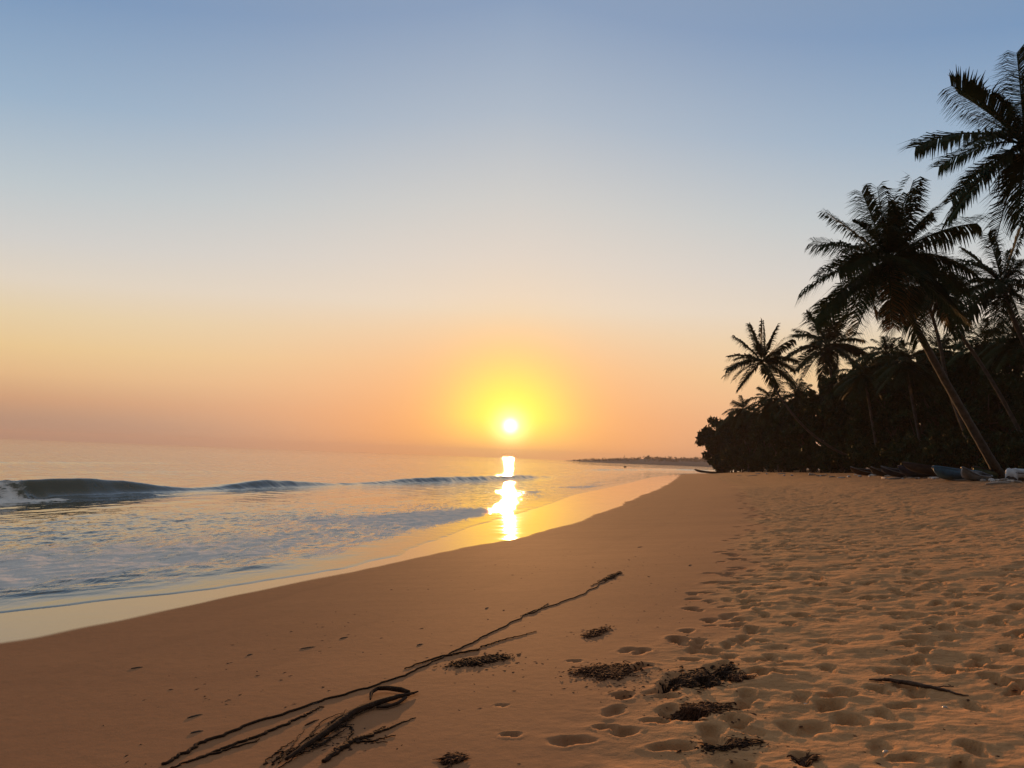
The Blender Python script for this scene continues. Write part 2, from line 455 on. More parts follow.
# footprints: real dents with a pushed-up rim
rng = np.random.default_rng(7)
def dent(cx, cy, ang, L, Wd, depth, rim):
    rad = L * 1.9
    i0, i1 = np.searchsorted(rows, [cy - rad, cy + rad])
    if i1 - i0 < 2: return
    wm = wrow[(i0 + i1) // 2]
    j0 = np.searchsorted(tcol, (cx - rad) / wm - 0.01); j1 = np.searchsorted(tcol, (cx + rad) / wm + 0.01)
    if j1 - j0 < 2: return
    dx = GX[i0:i1, j0:j1] - cx; dy = GY[i0:i1, j0:j1] - cy
    a = dx * math.cos(ang) + dy * math.sin(ang); b = -dx * math.sin(ang) + dy * math.cos(ang)
    wx = gnoise(GX[i0:i1, j0:j1] * 9, GY[i0:i1, j0:j1] * 9, 23); wy = gnoise(GX[i0:i1, j0:j1] * 9, GY[i0:i1, j0:j1] * 9, 29)
    a = a + 0.032 * wx; b = b + 0.032 * wy
    # a foot narrows at the instep
    wv = Wd * (1.0 - 0.22 * np.exp(-((a + 0.05 * L) / (0.3 * L)) ** 2)) * (1 + 0.18 * np.tanh(a / (0.4 * L)))
    rr = np.sqrt((a / L) ** 2 + (b / wv) ** 2)
    q = -depth * np.clip(1 - smooth(0.55, 1.0, rr), 0, 1) + rim * np.exp(-((rr - 1.18) / 0.24) ** 2)
    GZ[i0:i1, j0:j1] += q

def walk_line(x0, y0, ang, n, stride=0.66):
    x, y = x0, y0
    for k in range(n):
        ang += rng.normal(0, 0.05)
        x += math.cos(ang) * stride; y += math.sin(ang) * stride
        s = 0.09 * (1 if k % 2 else -1)
        fx = x - math.sin(ang) * s; fy = y + math.cos(ang) * s
        dd = float(trample(np.array([fx]), np.array([fy]))[0])
        if dd > 0.15 and rng.random() > 0.12 and fy > 2 and fy < 62:
            dent(fx, fy, ang + rng.normal(0, 0.15), rng.uniform(0.14, 0.17), rng.uniform(0.062, 0.08), rng.uniform(0.03, 0.055), rng.uniform(0.002, 0.009))
for k in range(64):
    y0 = rng.uniform(4, 55)
    xb = float(np.interp(y0, _fy, _fx))
    x0 = xb + abs(rng.normal(0, 1)) * (2.0 + 0.22 * y0) + 0.3
    along = math.atan2(1.0, float(np.interp(y0, _py, _dxdy)))
    walk_line(x0, y0, along + rng.normal(0, 0.22) + (math.pi if rng.random() < 0.5 else 0), int(rng.integers(10, 34)))
for k in range(16):
    y0 = rng.uniform(2.6, 6.5); x0 = float(np.interp(y0, _fy, _fx)) + rng.uniform(-0.1, 4.5)
    walk_line(x0, y0, R(68) + rng.normal(0, 0.25), int(rng.integers(6, 16)))
for k in range(1700):
    y0 = 3.0 + 52 * rng.random() ** 0.75
    x0 = float(np.interp(y0, _fy, _fx)) + rng.random() * (2.5 + 0.5 * y0)
    dent(x0, y0, rng.uniform(0, math.pi), rng.uniform(0.09, 0.2), rng.uniform(0.07, 0.12), rng.uniform(0.03, 0.07), rng.uniform(0.002, 0.008))
# the larger scuffed hollows in front, seen close up (position and size read off the photograph)
def ground_px(px, py):
    """where the photograph's ray through a pixel meets the beach"""
    d = ray(px, py); k = (0.8 - EYE) / min(d[2], -1e-3)
    for _ in range(12):
        x, y = d[0] * k, d[1] * k
        k = 0.4 * k + 0.6 * (float(base_z(x, y)) - EYE) / min(d[2], -1e-3)
    return float(d[0] * k), float(d[1] * k)
for px, py, L, Wd, dep in [(835, 699, 0.20, 0.15, 0.07), (668, 700, 0.16, 0.10, 0.05), (672, 752, 0.22, 0.15, 0.07), (605, 731, 0.13, 0.09, 0.05),
                           (655, 725, 0.16, 0.10, 0.05), (512, 738, 0.11, 0.08, 0.04), (500, 708, 0.08, 0.06, 0.03), (750, 735, 0.15, 0.10, 0.055),
                           (785, 667, 0.26, 0.13, 0.05), (905, 645, 0.22, 0.10, 0.05), (995, 668, 0.18, 0.11, 0.05),
                           (905, 765, 0.2, 0.11, 0.05), (900, 732, 0.12, 0.08, 0.03), (575, 662, 0.12, 0.08, 0.035), (760, 640, 0.14, 0.09, 0.05),
                           (710, 625, 0.14, 0.09, 0.05), (748, 603, 0.2, 0.11, 0.055), (745, 589, 0.18, 0.1, 0.05), (750, 575, 0.2, 0.11, 0.05)]:
    g = ground_px(px, py)
    if g: dent(g[0], g[1], rng.uniform(-0.3, 0.3), L * 0.66, Wd * 0.62, dep * 0.75, dep * 0.10)

def surf(x, y):
    """height of the finished sand sheet, dents included"""
    x = np.atleast_1d(np.asarray(x, float)); y = np.atleast_1d(np.asarray(y, float))
    i = np.clip(np.searchsorted(rows, y) - 1, 0, len(rows) - 2); fi = (y - rows[i]) / (rows[i + 1] - rows[i])
    tt = x / (wrow[i] * (1 - fi) + wrow[i + 1] * fi)
    j = np.clip(np.searchsorted(tcol, tt) - 1, 0, len(tcol) - 2); fj = (tt - tcol[j]) / (tcol[j + 1] - tcol[j])
    return (GZ[i, j] * (1 - fi) * (1 - fj) + GZ[i + 1, j] * fi * (1 - fj) + GZ[i, j + 1] * (1 - fi) * fj + GZ[i + 1, j + 1] * fi * fj)
def gz(x, y): return float(surf(x, y)[0])
D = dist(GX, GY)
edge_noise = 0.35 * gnoise(GX * 0.5, GY * 0.2, 31) + 0.12 * gnoise(GX * 2.0, GY * 1.0, 33)
wet = 1 - smooth(-0.07, 0.07, D + edge_noise * 0.6)
swl = np.zeros_like(D)
for k, (o, a) in enumerate(((0.75, 0.8), (1.7, 0.5), (3.1, 0.7), (4.6, 0.5), (6.2, 0.6))):
    q = D - o + 0.55 * gnoise(GY * 0.22 + k * 9, 0 * GY, 140 + k) + 0.10 * gnoise(GY * 1.1, 0 * GY + k, 150 + k)
    swl = np.maximum(swl, a * np.exp(-(q / np.where(q > 0, 0.02, 0.25)) ** 2) * smooth(-0.3, 0.3, gnoise(GY * 0.3 + k * 4, 0 * GY, 160 + k)))
trp = trample(GX, GY)
damp = (1 - smooth(0.15, 0.9, trp)) * 1.0
gme = mesh_np('beach_sand', np.stack([GX, GY, GZ], -1).reshape(-1, 3), grid_faces(*GX.shape))
attr(gme, 'wet', wet); attr(gme, 'litter', smooth(11.0, 20.0, D + 2.0 * gnoise(GX * 0.15, GY * 0.1, 171))); attr(gme, 'damp', damp); attr(gme, 'trample', trp); attr(gme, 'swash', swl * (1 - smooth(0.1, 0.6, trp)))  # litter masks the painted shade, stronger inland towards the trees
beach = link('beach_sand', gme, M['sand']); tag(beach, kind='structure')

# ------------------------------------------------------------------ sea sheet with its breaking wave and swash
_sy = np.array([-300, 0, 5, 9.98, 11.05, 11.53, 12.14, 12.79, 14.5, 16.59, 18.5, 20.8, 25.0, 31.04, 40, 51.31, 80, 125.4, 156, 180, 205, 240, 320, 450, 700, 6000.])
_sx = np.array([-151, -10.4, -8.4, -6.43, -5.48, -4.95, -4.45, -4.0, -3.0, -2.35, -2.15, -1.75, -1.09, 0.36, 2.3, 4.43, 12.0, 23.5, 33, 40.5, 51.5, 79, 159, 259, 329, 899.])
def front(y):
    return np.interp(y, _sy, _sx) + 0.10 * gnoise(y * 0.8, 0 * y, 71) + 0.04 * gnoise(y * 2.5, 0 * y + 3, 72)
_cy = np.array([-50, 20, 32.1, 35.5, 47.8, 55.8, 71, 106.3, 205, 330, 460, 6000.])
_cx = np.array([-45, -25.4, -21.2, -19.6, -15.4, -12.6, -5.6, 5.5, 22, 72, 180, 800.])
def crest(y): return np.interp(y, _cy, _cx)
_ay = np.array([-50, 15, 26, 30, 33, 35.5, 38, 40, 42, 44, 46, 48, 52, 56, 61, 66, 71, 80, 92, 106, 135, 180, 215, 260, 340, 420, 6000.])
_aa = np.array([0.2, .5, .60, .66, .70, .74, .60, .32, .16, .20, .38, .50, .32, .12, .20, .40, .46, .42, .42, .14, .05, .22, .32, .30, .34, 0.05, 0.0])
WL = -0.15
yr = [-60., -20., -6., 0.]
y = 3.0
while y < 6000:
    yr.append(y)
    y += max(0.02, 0.0042 * y) if y < 420 else 0.02 * y
yr = np.array(yr)
_, _, SX, SY = fan(yr, np.arange(-0.74, 0.36, 0.0026))
cosS = shore_cos(SY)
ds = (front(SY) - SX) * cosS                      # metres seaward of the swash front
bz = base_z(SX, SY)
far = 1.0 / (1 + SY / 150.0)
film = 0.011 * smooth(0.0, 0.12, ds) + 0.008 * smooth(0.1, 1.0, ds) + 0.02 * smooth(0.3, 4.0, ds)
zw = np.maximum(bz + film, WL)
zw = np.where(ds < 0, bz - 0.30 * smooth(0, 0.6, -ds) - 0.004 * smooth(0.0, 0.1, -ds), zw)
off = smooth(1.0, 12.0, ds)
# gentle long swell and cross-ripples
zw = zw + off * (0.030 * fbm(ds * 0.30, SY * 0.06, 3, 41) + 0.012 * fbm(ds * 1.3, SY * 0.45, 2, 47)) * (0.35 + 0.65 * far)
# little bores running up the swash, parallel to its edge
inner = smooth(0.4, 1.5, ds)
bores = np.zeros_like(zw); chop = np.zeros_like(zw)
for k, (o, amp, sd) in enumerate([(1.6, 0.020, 51), (3.2, 0.05, 52), (5.4, 0.065, 53), (8.2, 0.06, 54), (11.5, 0.06, 55)]):
    u = ds - (o + 0.9 * gnoise(SY * 0.10, 0 * SY + k * 3.1, sd) * min(1.0, o / 3) + 0.25 * gnoise(SY * 0.5, SX * 0.2, sd + 20)) * (1 + SY / 130.0)
    a = amp * smooth(-0.35, 0.45, gnoise(SY * 0.11 + k * 5, 0 * SY, sd + 40))
    bores += a * np.where(u > 0, np.exp(-(u / 0.9) ** 2), np.exp(-(u / 0.16) ** 2))
bores = bores * (1 - 0.65 * smooth(12, 20, SY))
zw = zw + inner * bores
# choppy foam water close in on the left
chop = smooth(0.5, 2.5, ds) * (1 - smooth(10, 15, ds)) * (1 - smooth(26, 46, SY)) + 0.15 * smooth(0.4, 2.0, ds) * (1 - smooth(5, 9, ds)) * smooth(15, 40, SY)
zw = zw + chop * (0.035 * fbm(ds * 2.2, SY * 0.9, 3, 61))
# breaker
du = (crest(SY) - SX) * cosS + 0.5 * gnoise(SY * 0.12, 0 * SY, 81)
A = np.interp(SY, _ay, _aa) * (1 + 0.10 * gnoise(SY * 0.6, du * 0.3, 83))
prof = np.where(du > 0, np.exp(-(du / 2.4) ** 2), np.exp(-(np.abs(du) / 0.46) ** 1.8))
zw = zw + A * prof - 0.10 * A * np.exp(-((du + 2.2) / 1.2) ** 2)
zw = zw + (1 - smooth(32.0, 33.8, SY)) * smooth(-3.0, -1.0, du) * (1 - smooth(0.5, 1.5, du)) * 0.10 * fbm(SX * 1.6, SY * 1.6, 4, 97)
# second, far lines of swell
for o, amp, sd in ((24, 0.10, 91), (48, 0.12, 92), (90, 0.16, 93)):
    u = du - o + 4 * gnoise(SY * 0.02, 0 * SY, sd)
    zw = zw + amp * smooth(0.0, 0.5, gnoise(SY * 0.018, u * 0.01, sd + 5)) * np.where(u > 0, np.exp(-(u / 3.5) ** 2), np.exp(-(u / 1.6) ** 2))
# foam amounts
foam = np.zeros_like(zw)
left = 1 - smooth(15, 24, SY)
patch = smooth(-0.25, 0.45, gnoise(ds * 0.22 + 3, SY * 0.10, 181))
foam += (0.36 + 0.14 * patch + 0.42 * left * smooth(2.0, 3.6, ds) * (1 - smooth(6.5, 8.5, ds))) * smooth(0.25, 1.6, ds) * (1 - smooth(8.5, 12.5, ds)) * (1 - smooth(25, 40, SY))
foam += 0.22 * smooth(0.3, 1.2, ds) * (1 - smooth(2.5, 6, ds)) * smooth(12, 30, SY)
foam += 0.22 * np.exp(-((ds - 0.10) / 0.10) ** 2)
foam += (0.18 + 0.34 * patch) * smooth(0.6, 1.6, ds) * (1 - smooth(5.5, 9.0, ds)) * smooth(22, 30, SY) * (1 - smooth(60, 130, SY))
foam += 0.55 * smooth(0.3, 1.0, bores / 0.05) * inner * smooth(30, 60, SY) * (1 - smooth(8, 14, ds))
broken = (1 - smooth(32.0, 33.6, SY + 0.8 * gnoise(du * 0.8, SY * 0.8, 88)))
foam += 0.74 * broken * smooth(-2.6, -1.6, du) * (1 - smooth(0.1, 1.2, du))
foam += 0.34 * np.exp(-((du + 1.9) / 0.7) ** 2) * smooth(0.15, 0.45, A) * (SY < 70)
foam = np.clip(foam, 0, 1)
sme = mesh_np('sea', np.stack([SX, SY, zw], -1).reshape(-1, 3), grid_faces(*SX.shape))
attr(sme, 'foam', foam); attr(sme, 'chop', np.clip(chop, 0, 1))
sea = link('sea', sme, M['sea']); tag(sea, kind='structure')

# ------------------------------------------------------------------ far headland, with its wood as one mass
def headland():
    nx, ny = 150, 24
    xs = np.linspace(105, 900, nx); ys = np.linspace(1330, 1800, ny)
    X, Y = np.meshgrid(xs, ys)
    side = smooth(100, 330, X)
    prof = np.sin(np.clip((Y - 1330) / 470, 0, 1) * math.pi) ** 0.6
    Z = -1.0 + prof * (3.5 + 9.5 * side + 2.2 * fbm(X * 0.012, Y * 0.01, 3, 101)) * smooth(104, 150, X)
    me = mesh_np('headland', np.stack([X, Y, Z], -1).reshape(-1, 3), grid_faces(ny, nx))
    tag(link('headland', me, M['hill']), kind='structure')
    r2 = np.random.default_rng(3); mb_v = []; mb_f = []; n = 0
    for k in range(900):
        x = 125 + 600 * r2.random(); yy = 1390 + 160 * r2.random()
        hz = float(np.interp(x, xs, Z[int((yy - 1330) / 470 * (ny - 1))]))
        s = r2.uniform(1.6, 3.6) * (0.55 + 0.45 * float(smooth(120, 300, x)))
        if r2.random() < 0.04: s *= 1.3
        for q in range(9):
            c = np.array([x, yy, hz + s * 0.7]) + r2.normal(0, 0.42, 3) * s
            a = r2.normal(0, 1, 3); a /= np.linalg.norm(a); b = np.cross(a, r2.normal(0, 1, 3)); b /= np.linalg.norm(b)
            e = s * 0.45
            mb_v += [c - a * e, c + b * e * .7, c + a * e, c - b * e * .7]; mb_f.append((n, n + 1, n + 2, n + 3)); n += 4
    tag(link('distant_wood', mesh_np('distant_wood', np.array(mb_v), np.array(mb_f), False), M['far_wood']),
        'hazy far-off wood along the low headland across the bay', 'woodland', kind='stuff')
headland()

# ------------------------------------------------------------------ air
def haze_box():
    mb = MB(); mb.box((300, 2450, 27), (6500, 3700, 33.5))
    o = mb.build('haze', None, smooth_=False)
    m = bpy.data.materials.new('haze_air'); m.use_nodes = True
    t = m.node_tree; t.nodes.clear()
    out = t.nodes.new('ShaderNodeOutputMaterial'); v = t.nodes.new('ShaderNodeVolumePrincipled')
    v.inputs['Color'].default_value = (0.95, 0.82, 0.76, 1); v.inputs['Density'].default_value = 0.00016
    v.inputs['Anisotropy'].default_value = 0.1
    t.links.new(v.outputs[0], out.inputs['Volume'])
    o.data.materials.append(m)
    tag(o, kind='stuff')
haze_box()

# ------------------------------------------------------------------ palms
def bez(a, b, c, n):
    t = np.linspace(0, 1, n)[:, None]
    return (1 - t) ** 2 * a + 2 * t * (1 - t) * b + t * t * c

def frond_mesh(P0, P1, P2, rng, nleaf=44, wleaf=0.05, lleaf=1.45, droop=0.55):
    """one palm leaf: a tapering midrib with two rows of drooping leaflets"""
    ctr = bez(P0, P1, P2, 40)
    L = np.linalg.norm(np.diff(ctr, axis=0), axis=1).sum()
    V = []; Fq = []
    mb = MB(); mb.tube(bez(P0, P1, P2, 12), np.linspace(0.055, 0.012, 12) * (L / 4.2), 5, False)
    V.append(np.concatenate(mb.v)); Fq += mb.f; n = mb.n
    up = np.array([0, 0, 1.0])
    T = np.gradient(ctr, axis=0); T /= np.linalg.norm(T, axis=1)[:, None]
    base_side = np.cross(T[10], up)
    if np.linalg.norm(base_side) < 0.25:
        q = rng.normal(0, 1, 3); base_side = np.cross(T[10], q)
    base_side /= np.linalg.norm(base_side)
    twist = rng.normal(0, 0.5)
    m = nleaf * 2
    sA = np.clip(np.repeat(0.13 + 0.87 * (np.arange(nleaf) + rng.uniform(-.3, .3, nleaf)) / nleaf, 2), 0.1, 0.995)
    sg = np.tile([-1.0, 1.0], nleaf)
    keep = rng.random(m) > 0.05
    sA, sg = sA[keep], sg[keep]; m = len(sA)
    ii = sA * 39; i0 = np.minimum(ii.astype(int), 38); fr = (ii - i0)[:, None]
    c = ctr[i0] * (1 - fr) + ctr[i0 + 1] * fr; t = T[i0]
    nrm = lambda a: a / (np.linalg.norm(a, axis=1)[:, None] + 1e-9)
    sd = nrm(base_side[None] - t * (t @ base_side)[:, None])
    nn = np.cross(sd, t); tw = (twist * sA)[:, None]
    sd = sd * np.cos(tw) + nn * np.sin(tw)
    ll = (lleaf * (L / 4.2) * (0.30 + 0.70 * np.sin(math.pi * np.minimum(1.0, 0.12 + sA * 0.80)) ** 0.8) * rng.uniform(0.75, 1.15, m))[:, None]
    d1 = nrm(sd * (sg * 0.9)[:, None] + t * (0.28 + 0.50 * sA)[:, None] + up[None] * (0.10 - droop * 0.25 + rng.normal(0, 0.13, m))[:, None])
    d2 = nrm(d1 - up[None] * (droop * rng.uniform(0.8, 2.0, m))[:, None])
    w = wleaf * (L / 4.2)
    wv = nrm(np.cross(d1, sd * 0.2 + up[None])) * w * 0.30 + t * w * 0.35
    m1 = c + d1 * ll * 0.5; m2 = m1 + d2 * ll * 0.5
    V.append(np.stack([c - wv * .6, c + wv * .6, m1 + wv, m1 - wv, m2 + wv * .12, m2 - wv * .12], 1).reshape(-1, 3))
    b6 = n + 6 * np.arange(m)
    Fq += np.concatenate([np.stack([b6, b6 + 1, b6 + 2, b6 + 3], 1), np.stack([b6 + 3, b6 + 2, b6 + 4, b6 + 5], 1)]).tolist()
    me = bpy.data.meshes.new('frond')
    me.from_pydata(np.concatenate(V).tolist(), [], Fq); me.update()
    return me

def trunk_mb(path, r0, r1, flare=1.5, sides=10, rings=True):
    P = np.asarray(path, float); n = 46
    t = np.linspace(0, len(P) - 1, n)
    # Catmull-Rom through the points
    Q = np.vstack([2 * P[0] - P[1], P, 2 * P[-1] - P[-2]])
    out = []
    for v in t:
        i = min(int(v), len(P) - 2); f = v - i
        a, b, c, d = Q[i], Q[i + 1], Q[i + 2], Q[i + 3]
        out.append(0.5 * ((2 * b) + (-a + c) * f + (2 * a - 5 * b + 4 * c - d) * f * f + (-a + 3 * b - 3 * c + d) * f ** 3))
    s = np.linspace(0, 1, n)
    rad = r0 + (r1 - r0) * s
    rad = rad * (1 + (flare - 1) * np.exp(-s * 9))
    if rings: rad = rad * (1 + 0.05 * np.sin(np.arange(n) * 2.4))
    mb = MB(); mb.tube(out, rad, sides)
    return mb

def palm(label, Y, crown_px, trunk_px, fr_px=None, nrand=10, Lpx=60, r0=0.22, r1=0.12, flare=1.7, seed=1, nleaf=44, wleaf=0.055,
         nuts=0, dead=0, Yb=None, group='coconut palms along the back of the beach', elmin=-35):
    rg = np.random.default_rng(seed)
    Yb = Yb or Y
    pts = []
    m = len(trunk_px)
    for k, (px, py) in enumerate(trunk_px):
        pts.append(at(px, py, Yb + (Y - Yb) * (k / m)))
    crown = at(*crown_px, Y)
    # foot of the trunk goes down into the sand
    b = pts[0].copy(); g = gz(b[0], b[1])
    if b[2] > g - 0.1:
        d = pts[0] - (pts[1] if m > 1 else crown); d /= np.linalg.norm(d)
        k = min((b[2] - g + 0.25) / max(0.3, -d[2]), 6.0)
        b = b + d * k; b[2] = min(b[2], gz(b[0], b[1]) - 0.25)
        pts = [b] + pts
    pts = pts + [crown]
    base = np.array([pts[0][0], pts[0][1], gz(pts[0][0], pts[0][1])])
    root = empty('palm_tree', base, label, 'palm tree', group)
    loc = [p - base for p in pts]; C0 = crown - base
    trunk_mb(loc, r0, r1, flare).build('trunk', M['bark'], root)
    s = Y / F_PX
    L = Lpx * s
    def add(P2, P1, P0=None, mat='frond', droop=0.55):
        P0 = C0 + rg.normal(0, 0.06, 3) if P0 is None else P0
        me = frond_mesh(P0, P1, P2, rg, int(nleaf * 1.5), wleaf, droop=droop)
        link('frond', me, M[mat], root)
    for spec in (fr_px or []):
        dx, dy, lift = spec[:3]; dep = spec[3] if len(spec) > 3 else rg.normal(0, 0.25)
        ln = math.hypot(dx, dy) * s
        tip = at(crown_px[0] + dx, crown_px[1] + dy, Y) - base
        tip = tip + np.array([0, dep * ln, 0])
        mid = C0 * 0.5 + tip * 0.5 + np.array([0, 0, lift * ln])
        add(tip, mid * 1.0 + 0.5 * (mid - (C0 * 0.5 + tip * 0.5)), droop=0.6)
    ga = rg.uniform(0, 6.28)
    for k in range(nrand):
        az = ga + k * 2.39996; q = (k + 0.5) / nrand
        el = R(82 - (82 - elmin) * q ** 0.85 + rg.normal(0, 6))
        d = np.array([math.cos(az) * math.cos(el), math.sin(az) * math.cos(el), math.sin(el)])
        ln = L * rg.uniform(0.88, 1.08) * (0.82 + 0.18 * math.cos(el))
        P1 = C0 + d * ln * 0.55
        sag = np.array([0, 0, -1.0]) * ln * (0.10 + 0.34 * max(0.0, math.cos(el)))
        flat = np.array([d[0], d[1], 0.0])
        add(C0 + d * ln * 0.92 + flat * ln * 0.10 + sag, P1)
    for k in range(dead):
        az = rg.uniform(0, 6.28); d = np.array([math.cos(az), math.sin(az), 0])
        ln = L * rg.uniform(0.6, 0.85)
        add(C0 + d * ln * 0.22 - np.array([0, 0, ln]), C0 + d * ln * 0.5 - np.array([0, 0, ln * 0.25]), mat='dead_frond', droop=0.3)
    if nuts:
        mb = MB()
        for k in range(nuts):
            az = rg.uniform(0, 6.28); c = C0 + np.array([math.cos(az) * 0.3, math.sin(az) * 0.3, -0.30 - 0.35 * rg.random()])
            mb.tube([c + np.array([0, 0, z]) for z in (-0.16, -0.12, 0, 0.10, 0.15)], [0.02, 0.10, 0.135, 0.09, 0.02], 8)
        mb.build('coconuts', M['coconut'], root)
    return root

# the tall leaning palm over the boats
palm('biggest palm, thick trunk leaning left over the beached boats, full dark crown', 41, (888, 262),
     [(997, 471), (986, 452), (963, 412), (938, 368), (915, 325), (900, 295)],
     [(-83, 30, .16, .1), (-78, -10, .10, -.3), (-56, -55, .04, .2), (-33, -66, .02, -.2), (-7, -78, .02, .1), (14, -74, .03, -.3), (27, -74, .04, .2),
      (48, -52, .08, .1), (84, -36, .12, -.1), (92, 14, .20, .3), (72, 20, .26, -.4), (-44, 58, .22, -.3), (-18, 70, .28, -.6), (60, 58, .30, -.3),
      (40, 78, .34, .2), (-62, -30, .08, .5), (-30, 62, .25, .5), (66, -2, .2, .6), (-50, 10, .2, -.7), (20, -60, .05, .6), (-15, -50, .1, -.6)],
     nrand=18, Lpx=78, r0=0.30, r1=0.135, flare=1.7, seed=11, nleaf=56, wleaf=0.07, nuts=9, dead=3, Yb=49)
# the palm cut by the right edge
palm('highest palm, its crown cut off by the right edge of the photo', 31, (1026, 143),
     [(1140, 470), (1105, 380), (1070, 270), (1040, 190)],
     [(-108, 2, .17, .05), (-70, -62, .10, .1), (-78, 78, .12, .0), (-20, 88, .10, -.2), (-45, -68, .06, .5), (-20, -82, .04, -.2), (6, -80, .03, .2),
      (30, -70, .06, .1), (70, -50, .1, 0), (95, 5, .2, .1), (80, 60, .2, -.2), (30, 85, .15, .3), (-30, -50, .1, .8), (-8, 92, .12, .4)],
     nrand=16, Lpx=88, r0=0.28, r1=0.15, flare=1.6, seed=21, nleaf=60, wleaf=0.062, nuts=7, Yb=34)
palm('palm half hidden behind the biggest palm, crown beside the right edge', 52, (1003, 284),
     [(1090, 476), (1062, 420), (1036, 368), (1014, 320)],
     [(-58, 12, .18, .1), (-50, -22, .12, -.2), (-44, 48, .2, .1), (-12, -52, .04, .1), (12, -56, .04, -.2), (40, -36, .1, .1), (-62, 34, .22, -.2), (30, 50, .2, .2),
      (-22, 58, .25, -.3), (-30, -40, .06, .4), (58, 10, .2, 0)],
     nrand=14, Lpx=55, r0=0.22, r1=0.14, seed=31, nleaf=46, wleaf=0.08, nuts=5)
palm('slim palm with long straight trunk leaning left at the right edge', 56, (930, 292),
     [(1040, 474), (1024, 440), (1000, 395), (975, 355), (948, 318)],
     [(-40, 30, .2, .3), (40, 24, .2, .2), (20, 48, .25, -.2), (-20, 44, .25, .2), (48, -4, .18, .3)],
     nrand=12, Lpx=48, r0=0.17, r1=0.11, seed=41, nleaf=40, wleaf=0.08, dead=3)
palm('slim palm with trunk running just behind the biggest palm trunk', 60, (922, 286),
     [(978, 462), (962, 425), (948, 385), (940, 345), (932, 315)],
     [(-36, 26, .2, .4), (44, 40, .2, .3), (10, 52, .25, .2)], nrand=12, Lpx=46, r0=0.17, r1=0.11, seed=51, nleaf=40, wleaf=0.08, dead=2)
palm('small leaning palm with bowed bare trunk standing out left of the rest', 84, (762, 362),
     [(850, 457), (832, 448), (812, 434), (796, 418), (783, 401), (772, 383)],
     [(-36, 14, .2, .1), (-35, -4, .14, -.1), (-32, 6, .18, .4), (-27, -26, .06, .1), (-14, -37, .03, -.1), (3, -42, .03, .2), (16, -36, .05, .1), (28, -22, .1, -.2),
      (37, -2, .16, .1), (36, 8, .2, .2), (-20, 24, .2, .2), (8, 24, .25, -.3), (24, 16, .2, -.4)],
     nrand=12, Lpx=34, r0=0.15, r1=0.10, flare=1.4, seed=61, nleaf=36, wleaf=0.13, Yb=86)
palm('mid-height palm with straight trunk and wide crown right of the bowed palm', 101, (828, 346),
     [(842, 466), (838, 430), (833, 390), (829, 362)],
     [(-42, 12, .2, .1), (-38, -10, .14, -.2), (-34, 26, .2, .1), (-20, -34, .05, .1), (-6, -42, .03, .1), (6, -44, .03, -.1), (20, -32, .06, .2), (38, -6, .16, .1),
      (44, 14, .22, -.1), (-10, 38, .25, -.2), (12, 40, .25, .2), (28, 30, .22, -.3), (-26, -20, .1, .5)],
     nrand=14, Lpx=40, r0=0.19, r1=0.14, seed=71, nleaf=38, wleaf=0.13, nuts=4)
for lab, Y, cp, tp, Lp, sd in [
    ('palm with crown low in the treeline under the biggest palm', 70, (905, 362), [(925, 468), (915, 415)], 32, 81),
    ('bushy palm just right of the straight mid-height palm', 78, (864, 374), [(880, 468), (872, 420)], 30, 82),
    ('palm with fan-like crown seen between the slim palm trunk and right edge', 66, (985, 342), [(1012, 470), (1000, 405)], 34, 83),
    ('short palm crown touching the bowed trunk of the small leaning palm', 108, (798, 396), [(812, 466), (803, 435)], 26, 84),
    ('palm crown poking out of the leafy mass right of the straight mid-height palm trunk', 92, (846, 388), [(858, 468), (850, 425)], 26, 87),
    ('palm crown just under and left of the biggest palm crown', 84, (886, 352), [(900, 468), (892, 415)], 28, 88),
    ('palm crown between the biggest palm trunk and the slim long-trunked palm', 82, (940, 350), [(958, 470), (948, 410)], 30, 89),
    ('palm low at the right edge, crown level with the treetops', 60, (1018, 338), [(1050, 474), (1034, 410)], 36, 90),
    ('short palm left of the bowed trunk', 120, (771, 400), [(778, 466), (774, 435)], 26, 85),
    ('farthest palm, spiky crown topping the left end of the treeline', 150, (743, 409), [(748, 466), (745, 440)], 21, 86)]:
    palm(lab, Y, cp, tp, None, nrand=26, Lpx=Lp, r0=0.17, r1=0.12, seed=sd, nleaf=30, wleaf=0.15, elmin=-50)

# ------------------------------------------------------------------ broadleaf trees and bushes
def leaf_cloud(clumps, nper, size, rg):
    """many small folded leaves gathered in clumps: (centre, radius) each"""
    cs = np.repeat(np.array([c for c, _ in clumps]), nper, 0); rs = np.repeat(np.array([r for _, r in clumps]), nper)
    n = len(cs)
    d = rg.normal(0, 1, (n, 3)); d /= np.linalg.norm(d, axis=1)[:, None]
    P = cs + d * (rs * rg.random(n) ** 0.45)[:, None] * np.array([1, 1, 0.8])
    a = rg.normal(0, 1, (n, 3)); a[:, 2] -= 0.3; a /= np.linalg.norm(a, axis=1)[:, None]
    b = np.cross(a, rg.normal(0, 1, (n, 3))); b /= np.linalg.norm(b, axis=1)[:, None] + 1e-9
    sz = size * rg.uniform(0.6, 1.3, n)[:, None]
    V = np.stack([P - a * sz, P + b * sz * .42, P + a * sz, P - b * sz * .42], 1).reshape(-1, 3)
    return V, np.arange(4 * n).reshape(-1, 4)

